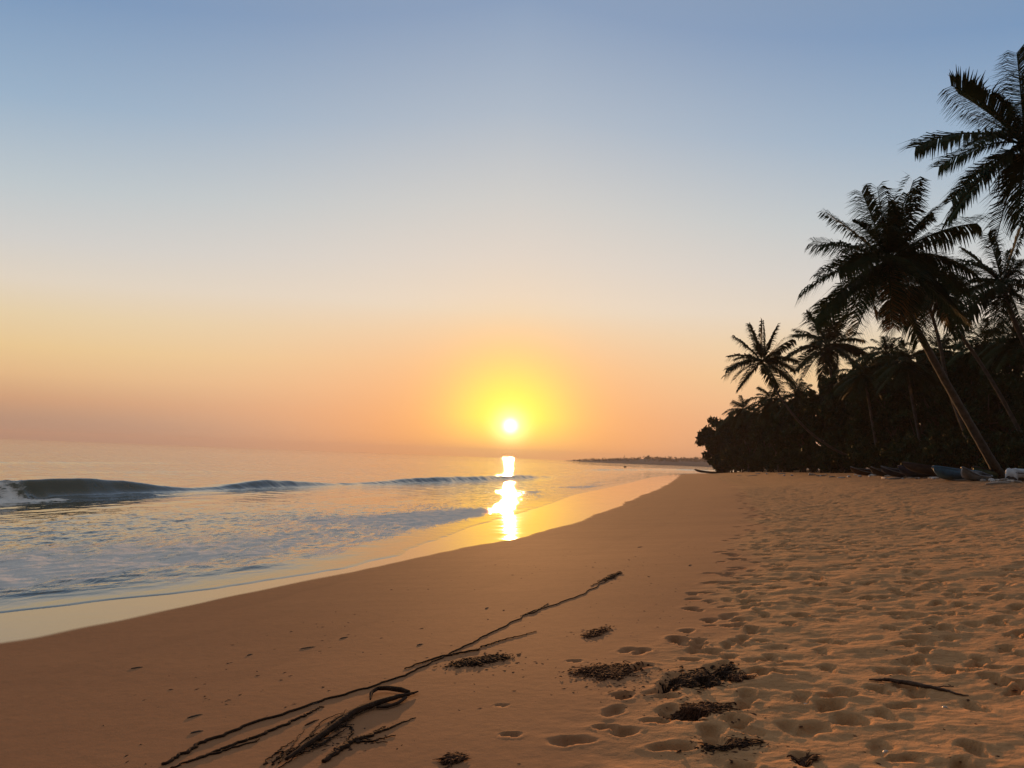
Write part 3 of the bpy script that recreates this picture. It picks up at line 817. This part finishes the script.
def leafy_tree(name, label, cat, group, Y, px, top, hw, low=0.2, seed=0, nclump=46, nper=70, leaf=0.30, back=0.0):
    rg = np.random.default_rng(seed)
    p = at(px, top, Y); g = gz(p[0], p[1])
    h = max(1.2, p[2] - g); hwm = hw * Y / F_PX
    root = empty(name, (p[0], p[1], g), label, cat, group)
    clumps = []
    for k in range(nclump):
        d = rg.normal(0, 1, 3); d /= np.linalg.norm(d); q = rg.random() ** 0.4
        zc = h * (low + (1 - low) * 0.5)
        c = np.array([d[0] * hwm * q, d[1] * hwm * 0.8 * q, zc + d[2] * h * (1 - low) * 0.44 * q])
        c[0] += 0.12 * hwm * gnoise(c[2] * 0.4, seed + 0.5, 7)
        clumps.append((c, rg.uniform(0.20, 0.34) * min(hwm, h * 0.5)))
    V, Q = leaf_cloud(clumps, nper, leaf, rg)
    V[:, 2] = np.maximum(V[:, 2] * (h / np.percentile(V[:, 2], 99.0)), 0.05)
    r = max(0.05, 0.022 * h)
    mb = MB(); nst = 1 if name == 'broadleaf_tree' else 3
    for k in range(nst):
        o = rg.normal(0, 0.12, 2) * (0 if nst == 1 else 1)
        tips = sorted(clumps, key=lambda c: -c[0][2])[k::max(1, nclump // 5)][:5]
        fork = np.array([o[0], o[1], h * (0.30 if nst == 1 else 0.15)])
        mb.tube([(o[0], o[1], -0.2), (o[0] * 1.1, o[1], h * 0.12), fork], [r * 1.5, r * 1.05, r * 0.9], 7)
        for c, _ in tips[: (5 if nst == 1 else 2)]:
            m = fork * 0.5 + c * 0.5 + rg.normal(0, 0.06, 3) * h
            mb.tube([fork - np.array([0, 0, r]), m, c], [r * 0.7, r * 0.42, r * 0.12], 5)
    mb.build('trunk' if nst == 1 else 'stem', M['wood_bark'], root)
    link('crown' if nst == 1 else 'foliage', mesh_np('crown', V, Q, False), M['leaf'], root)
    return root

FRONT = [(718, 421, 19, 185, 'rounded leafy tree at the far left end of the treeline, overhanging the beach'),
         (736, 419, 16, 165, None), (752, 414, 17, 150, None), (769, 412, 17, 130, None), (786, 407, 19, 118, None),
         (804, 394, 21, 106, None), (826, 382, 25, 97, None), (849, 373, 25, 90, None), (872, 368, 28, 83, None), (897, 362, 28, 78, None),
         (922, 360, 30, 74, None), (947, 352, 30, 70, None), (974, 355, 32, 67, None), (1004, 350, 35, 63, None), (1042, 340, 40, 58, None)]
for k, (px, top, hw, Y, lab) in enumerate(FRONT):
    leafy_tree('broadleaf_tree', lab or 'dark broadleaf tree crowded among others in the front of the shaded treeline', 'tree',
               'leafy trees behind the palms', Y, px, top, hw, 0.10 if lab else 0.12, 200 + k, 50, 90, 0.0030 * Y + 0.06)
for k, (px, top, Y) in enumerate([(728, 424, 215), (760, 418, 170), (795, 402, 140), (836, 384, 118), (862, 374, 108), (886, 366, 100), (912, 366, 95),
                                  (938, 358, 90), (962, 358, 86), (990, 352, 83), (1020, 348, 80), (1060, 346, 76)]):
    leafy_tree('broadleaf_tree', 'dark broadleaf tree mostly hidden in the second row of the treeline', 'tree',
               'leafy trees of the second row', Y, px, top, 24 if px > 800 else 17, 0.03, 300 + k, 46, 90, 0.0036 * Y + 0.06)
for k in range(34):
    px = 722 + k * 10.0; Y = 25.65 / ((px - 512) / 760.0 - 0.127) + 6
    eye = 457.8 + 0.0386 * (px - 512)
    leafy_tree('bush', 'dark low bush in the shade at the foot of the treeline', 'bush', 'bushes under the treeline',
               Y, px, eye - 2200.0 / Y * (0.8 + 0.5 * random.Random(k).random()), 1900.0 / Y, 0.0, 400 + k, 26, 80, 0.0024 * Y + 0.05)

for k in range(30):
    px = 730 + k * 10.8; Y = 25.65 / ((px - 512) / 760.0 - 0.127) * 1.12 + 12
    eye = 457.8 + 0.0386 * (px - 512)
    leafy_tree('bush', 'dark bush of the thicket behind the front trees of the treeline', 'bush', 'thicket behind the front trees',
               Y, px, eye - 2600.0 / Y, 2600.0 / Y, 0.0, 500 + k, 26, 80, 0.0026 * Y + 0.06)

# ------------------------------------------------------------------ beached boats
def boat(label, px, Y, L, heading, hull, gun, tilt=0.0, B=0.55, cover=None, z_off=0.0, over=False, group='boats drawn up under the trees'):
    p = at(px, 470, Y); x, yv = p[0], p[1]; g = gz(x, yv)
    root = empty('rowing_boat', (x, yv, g + z_off), label, 'boat', group, heading)
    root.rotation_euler = (tilt, R(-2), heading)
    n = 17; s = np.linspace(0, 1, n); X = (s - 0.5) * L
    hb = B * np.clip(np.sin(np.pi * (0.12 + 0.88 * s) ** 0.9) ** 0.55, 0.03, 1); hb[0] = B * 0.55; hb[-1] = 0.025
    keel = 0.03 + 0.50 * np.clip((s - 0.72) / 0.28, 0, 1) ** 2 + 0.08 * (1 - s) ** 4
    sheer = 0.42 + 0.30 * np.clip((s - 0.45) / 0.55, 0, 1) ** 2 + 0.08 * (1 - s) ** 2
    def section(k, off):
        h = sheer[k] - keel[k]; b = max(0.008, hb[k] - off)
        prof = [(0.0, 0.0), (0.55, 0.06), (0.85, 0.35), (0.97, 0.70), (1.0, 1.0)]
        pts = [(X[k], -b * q, keel[k] + off * 0.7 * (1 - w) + h * w) for q, w in prof[::-1]] + [(X[k], b * q, keel[k] + off * 0.7 * (1 - w) + h * w) for q, w in prof[1:]]
        return pts
    V = []; Fs = []
    for k in range(n): V += section(k, 0.0)
    for k in range(n): V += section(k, 0.04)
    m = 9
    for k in range(n - 1):
        for j in range(m - 1):
            a = k * m + j
            Fs.append((a, a + m, a + m + 1, a + 1))
            b = n * m + a
            Fs.append((b, b + 1, b + m + 1, b + m))
    for k in range(n - 1):
        for j in (0, m - 1):
            a = k * m + j; b = a + n * m
            Fs.append((a, b, b + m, a + m) if j == 0 else (a, a + m, b + m, b))
    Fs.append(tuple(range(m))); Fs.append(tuple(n * m + j for j in range(m - 1, -1, -1)))
    mb = MB(); mb.add(V, Fs); h = mb.build('hull', M[hull], root)
    mb = MB()
    for sg in (-1, 1):
        mb.tube([(X[k], sg * hb[k] * 1.01, sheer[k] + 0.015) for k in range(n)], 0.045, 6)
    mb.box((X[0], 0, sheer[0] + 0.012), (0.03, hb[0], 0.035)); mb.build('gunwale', M[gun], root)
    for q in (0.22, 0.46, 0.68):
        k = int(q * (n - 1)); mb = MB(); mb.box((X[k], 0, keel[k] + 0.62 * (sheer[k] - keel[k])), (0.11, hb[k] * 0.9, 0.018)); mb.build('thwart', M['boat_inside'], root, False)
    if cover:
        V = []; cols = 9; rg = np.random.default_rng(int(px))
        for k in range(n - 2):
            for j in range(cols):
                q = -1 + 2 * j / (cols - 1); drop = 0.34 * max(0.0, abs(q) - 0.72) / 0.28
                V.append((X[k], hb[k] * 1.12 * (min(1, abs(q) / 0.8)) * np.sign(q), sheer[k] + 0.10 + 0.16 * (1 - q * q) - drop + rg.normal(0, 0.015)))
        Fs = [(k * cols + j, (k + 1) * cols + j, (k + 1) * cols + j + 1, k * cols + j + 1) for k in range(n - 3) for j in range(cols - 1)]
        # hanging end flap over the stern
        off = len(V)
        for j in range(cols): vx = V[j]; V.append((X[0] - 0.08, vx[1], vx[2] - 0.45))
        Fs += [(j, j + 1, off + j + 1, off + j) for j in range(cols - 1)]
        mb = MB(); mb.add(V, Fs); o = mb.build('tarpaulin', M[cover], root)
        md = o.modifiers.new('thickness', 'SOLIDIFY'); md.thickness = 0.012
    return root

SEA = R(200)      # bows towards the water and a little towards the camera
boat('blue boat with pale rail, bow to the sea, below the biggest palm', 958, 47, 4.4, SEA + 0.15, 'boat_blue', 'boat_blue', 0.30, 0.62)
boat('pale grey boat lying close beside the blue boat', 972, 45, 3.4, SEA + 0.30, 'boat_white', 'boat_grey', -0.30, 0.5)
boat('large black-hulled boat standing highest, behind the blue boat', 942, 54, 5.8, SEA - 0.25, 'boat_dark', 'boat_dark', 0.12, 0.85, z_off=0.15)
boat('boat under a pale blue-white tarpaulin at the right edge', 1028, 43, 3.2, R(28), 'boat_grey', 'boat_grey', 0.0, 0.55, cover='tarp')
boat('small green boat between the pale grey boat and the tarpaulin boat', 990, 49, 3.4, SEA + 0.2, 'boat_green', 'boat_dark', 0.22, 0.5)
boat('heeled dark boat with the longest pale rail, left of the black-hulled boat', 902, 60, 5.4, SEA + 0.1, 'boat_navy', 'boat_white', -0.36, 0.55)
boat('navy boat between the black-hulled boat and the heeled long-railed boat', 921, 57, 4.6, SEA + 0.1, 'boat_navy', 'boat_navy', 0.25, 0.62)
boat('narrow dark boat with pale rail just left of the heeled long-railed boat', 884, 66, 4.6, SEA + 0.22, 'boat_dark', 'boat_white', -0.36, 0.45)
boat('brown wooden boat, last of the close row on its left', 866, 73, 4.4, SEA + 0.05, 'boat_brown', 'boat_white', -0.30, 0.5)
boat('lone dark boat by the rounded tree at the far left end of the treeline', 709, 178, 7.0, R(185), 'boat_dark', 'boat_dark', 0.0, 0.9)
boat('tiny dark boat afloat far out across the bay', 625, 360, 3.4, R(80), 'boat_dark', 'boat_dark', 0.0, 0.7)
bpy.data.objects['rowing_boat.010'].location.z = -0.35
if 'group' in bpy.data.objects['rowing_boat.010']: del bpy.data.objects['rowing_boat.010']['group']

# scraps along the back of the beach
def drift(name, label, cat, group, x, yv, L, r, ang, mat, bend=0.1, seed=0, lift=0.6, sides=6):
    rg = np.random.default_rng(seed); g = gz(x, yv)
    root_pts = []
    for k in range(7):
        q = k / 6 - 0.5
        px = L * q; py = bend * L * math.sin(3 * q + rg.random() * 0.4)
        X = px * math.cos(ang) - py * math.sin(ang); Yv = px * math.sin(ang) + py * math.cos(ang)
        root_pts.append((X, Yv, gz(x + X, yv + Yv) - g + r * lift))
    mb = MB(); mb.tube(root_pts, r * np.array([0.45, 0.9, 1.05, 1.0, 0.95, 0.7, 0.3]), sides)
    o = mb.build(name, M[mat]); o.location = (x, yv, g)
    return tag(o, label, cat, group)
rs = random.Random(5)
p = at(998, 478, 39); drift('driftwood_log', 'long pale driftwood log on the sand in front of the tarpaulin boat', 'driftwood', None, p[0], p[1], 1.7, 0.07, R(14), 'pale_wood', 0.05, 1)
for k in range(74):
    px = 735 + 285 * rs.random() ** 0.6
    Yl = 25.65 / ((px - 512) / 760.0 - 0.127)
    Yv = Yl * rs.uniform(0.82, 0.97); xx = at(px, 470, Yv)[0]
    if rs.random() < 0.6:
        drift('driftwood', 'pale scrap of driftwood among the litter line under the trees', 'driftwood', 'driftwood scraps under the trees', xx, Yv,
              rs.uniform(0.4, 1.5), rs.uniform(0.04, 0.10), rs.uniform(0, 3.1), 'pale_wood', 0.12, k)
    else:
        g = gz(xx, Yv); mb = MB(); w = rs.uniform(0.10, 0.2); rg = np.random.default_rng(k)
        a = np.linspace(0, 2 * np.pi, 8, endpoint=False)
        rings = [(0.3, 0.0), (1.0, 0.25), (1.1, 0.6), (0.75, 0.95), (0.2, 1.1)]
        V = [((w * rr * (1 + rg.normal(0, .12))) * math.cos(t), (w * rr * 0.8 * (1 + rg.normal(0, .12))) * math.sin(t), w * zz * 0.9) for rr, zz in rings for t in a]
        mb.add(V, [(i * 8 + j, i * 8 + (j + 1) % 8, (i + 1) * 8 + (j + 1) % 8, (i + 1) * 8 + j) for i in range(4) for j in range(8)] + [tuple(range(32, 40))])
        o = mb.build('crumpled_bag', M['litter'], None, False); o.location = (xx, Yv, g - 0.01); o.rotation_euler = (0, 0, rs.uniform(0, 6))
        tag(o, 'crumpled pale bag among the litter line under the trees', 'litter', 'crumpled bags under the trees')

# ------------------------------------------------------------------ things washed up on the near sand
def px_path(pts, n=40, wig=0.0, seed=0):
    W = []
    for px, py in pts:
        g = ground_px(px, py); W.append((g[0], g[1]))
    W = np.array(W); t = np.linspace(0, len(W) - 1, n)
    X = np.interp(t, np.arange(len(W)), W[:, 0]); Yv = np.interp(t, np.arange(len(W)), W[:, 1])
    k = np.hanning(7); k /= k.sum()
    Xs = np.convolve(np.pad(X, 3, 'edge'), k, 'valid'); Ys = np.convolve(np.pad(Yv, 3, 'edge'), k, 'valid')
    rg = np.random.default_rng(seed)
    s = np.arange(n)
    Xs = Xs + wig * gnoise(s * 0.45, 0 * s + seed, 3); Ys = Ys + wig * gnoise(s * 0.45, 0 * s + seed + 9.5, 4)
    return Xs, Ys

def strand_into(mb, org, pts, rad, n=60, wig=0.02, seed=0, lift=0.0, squash=0.7, sides=6, stiff=False):
    X, Yv = px_path(pts, n, wig, seed)
    Z = surf(X, Yv) + lift
    if stiff:                       # a rigid stick rests on the high points
        l = np.linspace(Z[0], Z[-1], n); Z = l + np.percentile(Z - l, 80)
    rad = np.interp(np.linspace(0, 1, n), np.linspace(0, 1, len(np.atleast_1d(rad))), np.atleast_1d(rad))
    P = np.stack([X, Yv, Z + rad * 0.55], -1) - org
    mb.tube(P, rad, sides, True, squash)

def strand(label, pts, rad, n=80, wig=0.03, seed=0, mat='weed', name='seaweed_strand', cat='seaweed', extra=()):
    g = ground_px(*pts[0]); org = np.array([g[0], g[1], gz(*g)])
    mb = MB(); strand_into(mb, org, pts, rad, n, wig, seed)
    for k, (pp, rr) in enumerate(extra): strand_into(mb, org, pp, rr, 36, wig, seed + 1 + k, 0.002)
    o = mb.build(name, M[mat]); o.location = org
    return tag(o, label, cat)

strand('longest dark seaweed strand, running from the bottom edge far up the sand',
       [(160, 768), (182, 756), (207, 742), (262, 722), (330, 700), (372, 688), (402, 677), (430, 665), (455, 652), (478, 640), (505, 626), (532, 611), (555, 604), (582, 594), (604, 582), (622, 572)],
       [0.012, 0.014, 0.012, 0.011, 0.010, 0.010, 0.009, 0.009, 0.007], 130, 0.04, 1,
       extra=[([(480, 648), (505, 640), (538, 631)], [0.009, 0.008, 0.004]), ([(404, 670), (440, 658), (482, 650)], [0.006, 0.013, 0.012]),
              ([(520, 616), (535, 612), (548, 603)], [0.006, 0.011, 0.006]), ([(590, 586), (612, 576), (622, 571)], [0.006, 0.013, 0.005])])
strand('thin loose strand lying just below the longest strand', [(186, 764), (225, 750), (268, 734), (305, 717), (322, 708)], [0.007, 0.012, 0.013, 0.011, 0.006], 60, 0.03, 2,
       extra=[([(170, 770), (205, 758), (262, 741)], [0.006, 0.009, 0.005])])
# the frayed kelp stalk with its curled end
def kelp():
    g = ground_px(330, 745); org = np.array([g[0], g[1], gz(*g)])
    root = empty('kelp_stalk', org, 'thick frayed kelp stalk with a curled end, below the longest strand', 'seaweed')
    mb = MB()
    strand_into(mb, org, [(285, 765), (310, 748), (334, 731), (352, 718), (372, 710), (392, 703), (408, 699), (418, 695)], [0.014, 0.022, 0.025, 0.029, 0.03, 0.025, 0.018, 0.009], 60, 0.01, 3, 0.012)
    strand_into(mb, org, [(320, 738), (333, 724), (345, 719), (362, 709), (380, 704)], [0.007, 0.013, 0.014, 0.014, 0.013], 40, 0.02, 8, 0.006)
    mb.build('stalk', M['weed'], root)
    mb = MB()
    strand_into(mb, org, [(370, 705), (371, 698), (377, 694), (388, 694), (400, 696), (409, 698)], [0.006, 0.016, 0.022, 0.026, 0.028, 0.018], 40, 0.0, 4, 0.022)
    strand_into(mb, org, [(376, 711), (386, 711), (398, 707), (406, 701)], [0.012, 0.015, 0.016, 0.014], 30, 0.0, 5, 0.008)
    mb.build('curled_end', M['weed'], root)
    mb = MB(); rg = np.random.default_rng(6)
    for k in range(20):
        a = (rg.uniform(262, 335), 0); x0 = a[0]; y0 = 772 - (x0 - 262) * 0.52 + rg.normal(0, 4)
        ang = rg.normal(-0.50, 0.22); ln = rg.uniform(14, 50)
        strand_into(mb, org, [(x0, min(790, y0)), (x0 + ln * 0.5 * math.cos(ang), min(790, y0 + ln * 0.5 * math.sin(ang) + rg.normal(0, 3))), (x0 + ln * math.cos(ang), min(790, y0 + ln * math.sin(ang)))],
                    [0.006, 0.005, 0.002], 20, 0.025, 30 + k, rg.uniform(0, 0.012), sides=5)
    mb.build('root_fringe', M['weed'], root)
kelp()
strand('branched thin weed stem right of the frayed kelp stalk', [(322, 766), (338, 754), (352, 744), (372, 738), (392, 730), (414, 720)], [0.016, 0.02, 0.02, 0.012, 0.009, 0.004], 60, 0.03, 12,
       name='seaweed_sprig',
       extra=[([(340, 752), (352, 736), (352, 730), (330, 728)], [0.008, 0.007, 0.004]), ([(352, 745), (372, 744), (394, 738)], [0.009, 0.007, 0.004]), ([(345, 750), (360, 740), (386, 746)], [0.008, 0.006, 0.003]),
              ([(360, 741), (376, 734), (384, 729)], [0.007, 0.006, 0.003])])

def weed_clump(label, c, w, hgt, n, seed, mat='weed_red', slope=-0.15, rad=0.0036):
    """a heap of curled weed: c centre pixel, w/hgt half-extent in pixels"""
    rg = np.random.default_rng(seed); g = ground_px(*c); org = np.array([g[0], g[1], gz(*g)])
    mb = MB()
    ex = np.array(ground_px(c[0] + w, c[1] + slope * w)) - np.array(g); ey = np.array(ground_px(c[0], c[1] - hgt)) - np.array(g)
    subs = [(rg.normal(0, 0.25), rg.normal(0, 0.25), rg.uniform(0.34, 0.5)) for _ in range(7)]
    for k in range(int(n * 4.0)):
        sx, sy, sr = subs[int(rg.integers(0, 7))]
        a = sx + rg.normal(0, 1) * sr * 0.55; b = sy + rg.normal(0, 1) * sr * 0.55
        if rg.random() < 0.015: a, b = rg.normal(0, 0.5, 2)
        q = np.array(g) + ex * a + ey * b
        m = 8; s = np.linspace(0, 1, m); ln = rg.uniform(0.02, 0.10); a0 = rg.normal(0.3, 1.1); cv = rg.normal(0, 3)
        ang = a0 + cv * s
        X = q[0] + np.cumsum(np.cos(ang)) * ln / m; Yv = q[1] + np.cumsum(np.sin(ang)) * ln / m
        P = np.stack([X, Yv, surf(X, Yv) + rg.uniform(-0.001, 0.012) + 0.006 * rg.random() * np.sin(s * np.pi)], -1)
        mb.tube(P - org, rad * rg.uniform(0.7, 2.2) * np.array([.5, 1, 1.2, 1.2, 1.1, 1, .7, .3]), 5, True, 0.45)
    o = mb.build('seaweed_clump', M[mat]); o.location = org
    return tag(o, label, 'seaweed', 'seaweed clumps on the near sand')
weed_clump('long ragged weed clump beside the middle of the longest strand', (482, 662), 40, 6, 280, 1, 'weed', -0.16)
weed_clump('wide scattered weed clump left of the darkest heap', (612, 674), 38, 10, 330, 2)
weed_clump('darkest, fullest heap of weed in the middle of the near sand', (694, 680), 30, 11, 330, 3, 'weed', -0.2, 0.005)
weed_clump('small weed clump just right of the darkest heap', (736, 681), 12, 4, 60, 4)
weed_clump('broad loose weed clump below the darkest heap', (700, 714), 36, 8, 200, 5)
weed_clump('broad weed heap nearest the bottom edge, below the loose clump', (724, 752), 36, 7, 150, 6, 'weed')
weed_clump('weed tuft at the bottom edge right of centre', (805, 764), 10, 4, 40, 7)
weed_clump('flat weed scrap above the wide scattered clump', (597, 632), 16, 4, 60, 8, 'weed_red', -0.3)
weed_clump('pair of weed wisps near the bottom edge below the wide scattered clump', (450, 764), 16, 5, 40, 9)
weed_clump('faint weed wisps at the upper end of the longest strand', (612, 576), 16, 3, 50, 10, 'weed', -0.4)

g = ground_px(918, 688)
def branch():
    org = np.array([g[0], g[1], gz(*g)])
    mb = MB()
    strand_into(mb, org, [(868, 683), (890, 684), (912, 688), (940, 692), (968, 697)], [0.008, 0.02, 0.026, 0.016, 0.004], 40, 0.02, 5, 0.0, stiff=True)
    strand_into(mb, org, [(915, 689), (938, 690), (955, 689)], [0.008, 0.007, 0.003], 20, 0.02, 6, 0.004, stiff=True)
    o = mb.build('branch', M['stick']); o.location = org; tag(o, 'thin bare branch lying alone on the right of the near sand', 'branch')
branch()

# single scraps on the smooth sand
scraps = [(137, 668, 0.10, 'dark scrap of husk farthest left on the smooth sand'), (195, 717, 0.11, 'dark husk scrap above the lower part of the longest strand'),
          (250, 655, 0.07, 'faint husk scrap between the leftmost scrap and the long flat one'), (308, 648, 0.15, 'long flat husk scrap high on the smooth sand, left of centre'),
          (344, 638, 0.10, 'thin scrap just right of the long flat husk scrap'), (312, 724, 0.14, 'reddish scrap between the longest strand and the kelp stalk'),
          (311, 706, 0.12, 'scrap of husk touching the upper side of the longest strand'), (420, 645, 0.08, 'scrap of husk well left of the short upper strand'),
          (487, 608, 0.09, 'dark scrap alone on the smooth sand left of the upper strand'), (197, 733, 0.08, 'thin scrap near the lower bend of the longest strand'),
          (640, 547, 0.2, 'far flat scrap on the smooth sand nearest the wet sand'), (690, 565, 0.2, 'flat scrap at the edge of the trampled sand, far off')]
for k, (px, py, L, lab) in enumerate(scraps):
    q = ground_px(px, py); drift('husk_scrap', lab, 'husk', None, q[0], q[1], L, 0.010, R(20 + 15 * (k % 3)), 'husk' if k != 5 else 'weed_red', 0.12, 60 + k, 0.0)
# specks strewn over the near sand, far too many to count
def specks():
    rg = np.random.default_rng(77); n = 2600
    yy = 2.6 + 15 * rg.random(n) ** 1.6; xx = -3.5 + (rg.random(n) * (3.5 + 0.75 * yy)) + (yy - 2.6) * 0.12
    cl = gnoise(xx * 0.7, yy * 0.5, 201) + 0.35 * rg.normal(0, 1, n)
    ok = (dist(xx, yy) > 1.6) & (cl > 0.18); xx, yy = xx[ok], yy[ok]; n = len(xx)
    for c, k, sp in (((482, 662), 260, 0.45), ((612, 674), 420, 0.42), ((694, 680), 380, 0.35), ((700, 714), 320, 0.32), ((724, 752), 260, 0.28), ((640, 690), 300, 0.5), ((597, 632), 90, 0.3), ((340, 745), 160, 0.3)):
        k = int(k * 0.42); sp *= 0.55; gx, gy = ground_px(*c); xx = np.append(xx, gx + sp * rg.normal(0, 1, k)); yy = np.append(yy, gy + sp * 0.75 * rg.normal(0, 1, k))
    n = len(xx)
    a = rg.uniform(0, 6.28, n); L = rg.uniform(0.004, 0.024, n) * (1 + yy * 0.03); W = L * rg.uniform(0.2, 0.6, n); z = surf(xx, yy)
    ca, sa = np.cos(a), np.sin(a)
    V = np.stack([np.stack([xx + ca * p * L - sa * q * W, yy + sa * p * L + ca * q * W, z + h * W], -1) for p, q, h in ((-1, 0, .02), (0, -1, .02), (1, 0, .04), (0, 1, .02), (0, 0, .32))], 1).reshape(-1, 3)
    b = 5 * np.arange(n)
    Q = np.concatenate([np.stack([b + i, b + (i + 1) % 4, b + 4], 1) for i in range(4)])
    tag(link('sand_specks', mesh_np('sand_specks', V, Q, False), M['weed_red']), 'tiny dark specks of weed and husk strewn over the near sand', 'specks', kind='stuff')
specks()
# pale shell bits
for k, (px, py, lab) in enumerate([(806, 704, 'pale shell just left of the round hollow'), (886, 757, 'pale shell on the sand near the bottom edge right of the weed tuft'), (945, 710, 'pale shell piece below the bare branch')]):
    q = ground_px(px, py); gg = gz(*q); mb = MB(); w = 0.018
    a = np.linspace(0, 2 * np.pi, 10, endpoint=False)
    V = []
    for rr, zz in ((1.0, 0.0), (0.85, 0.35), (0.55, 0.6), (0.15, 0.72)):
        V += [(w * rr * math.cos(t) * (1 + 0.1 * math.cos(5 * t)), w * 0.75 * rr * math.sin(t), w * zz) for t in a]
    mb.add(V, [(i * 10 + j, i * 10 + (j + 1) % 10, (i + 1) * 10 + (j + 1) % 10, (i + 1) * 10 + j) for i in range(3) for j in range(10)] + [tuple(range(30, 40))])
    o = mb.build('shell', M['shell']); o.location = (q[0], q[1], gg - 0.002); tag(o, lab, 'shell')
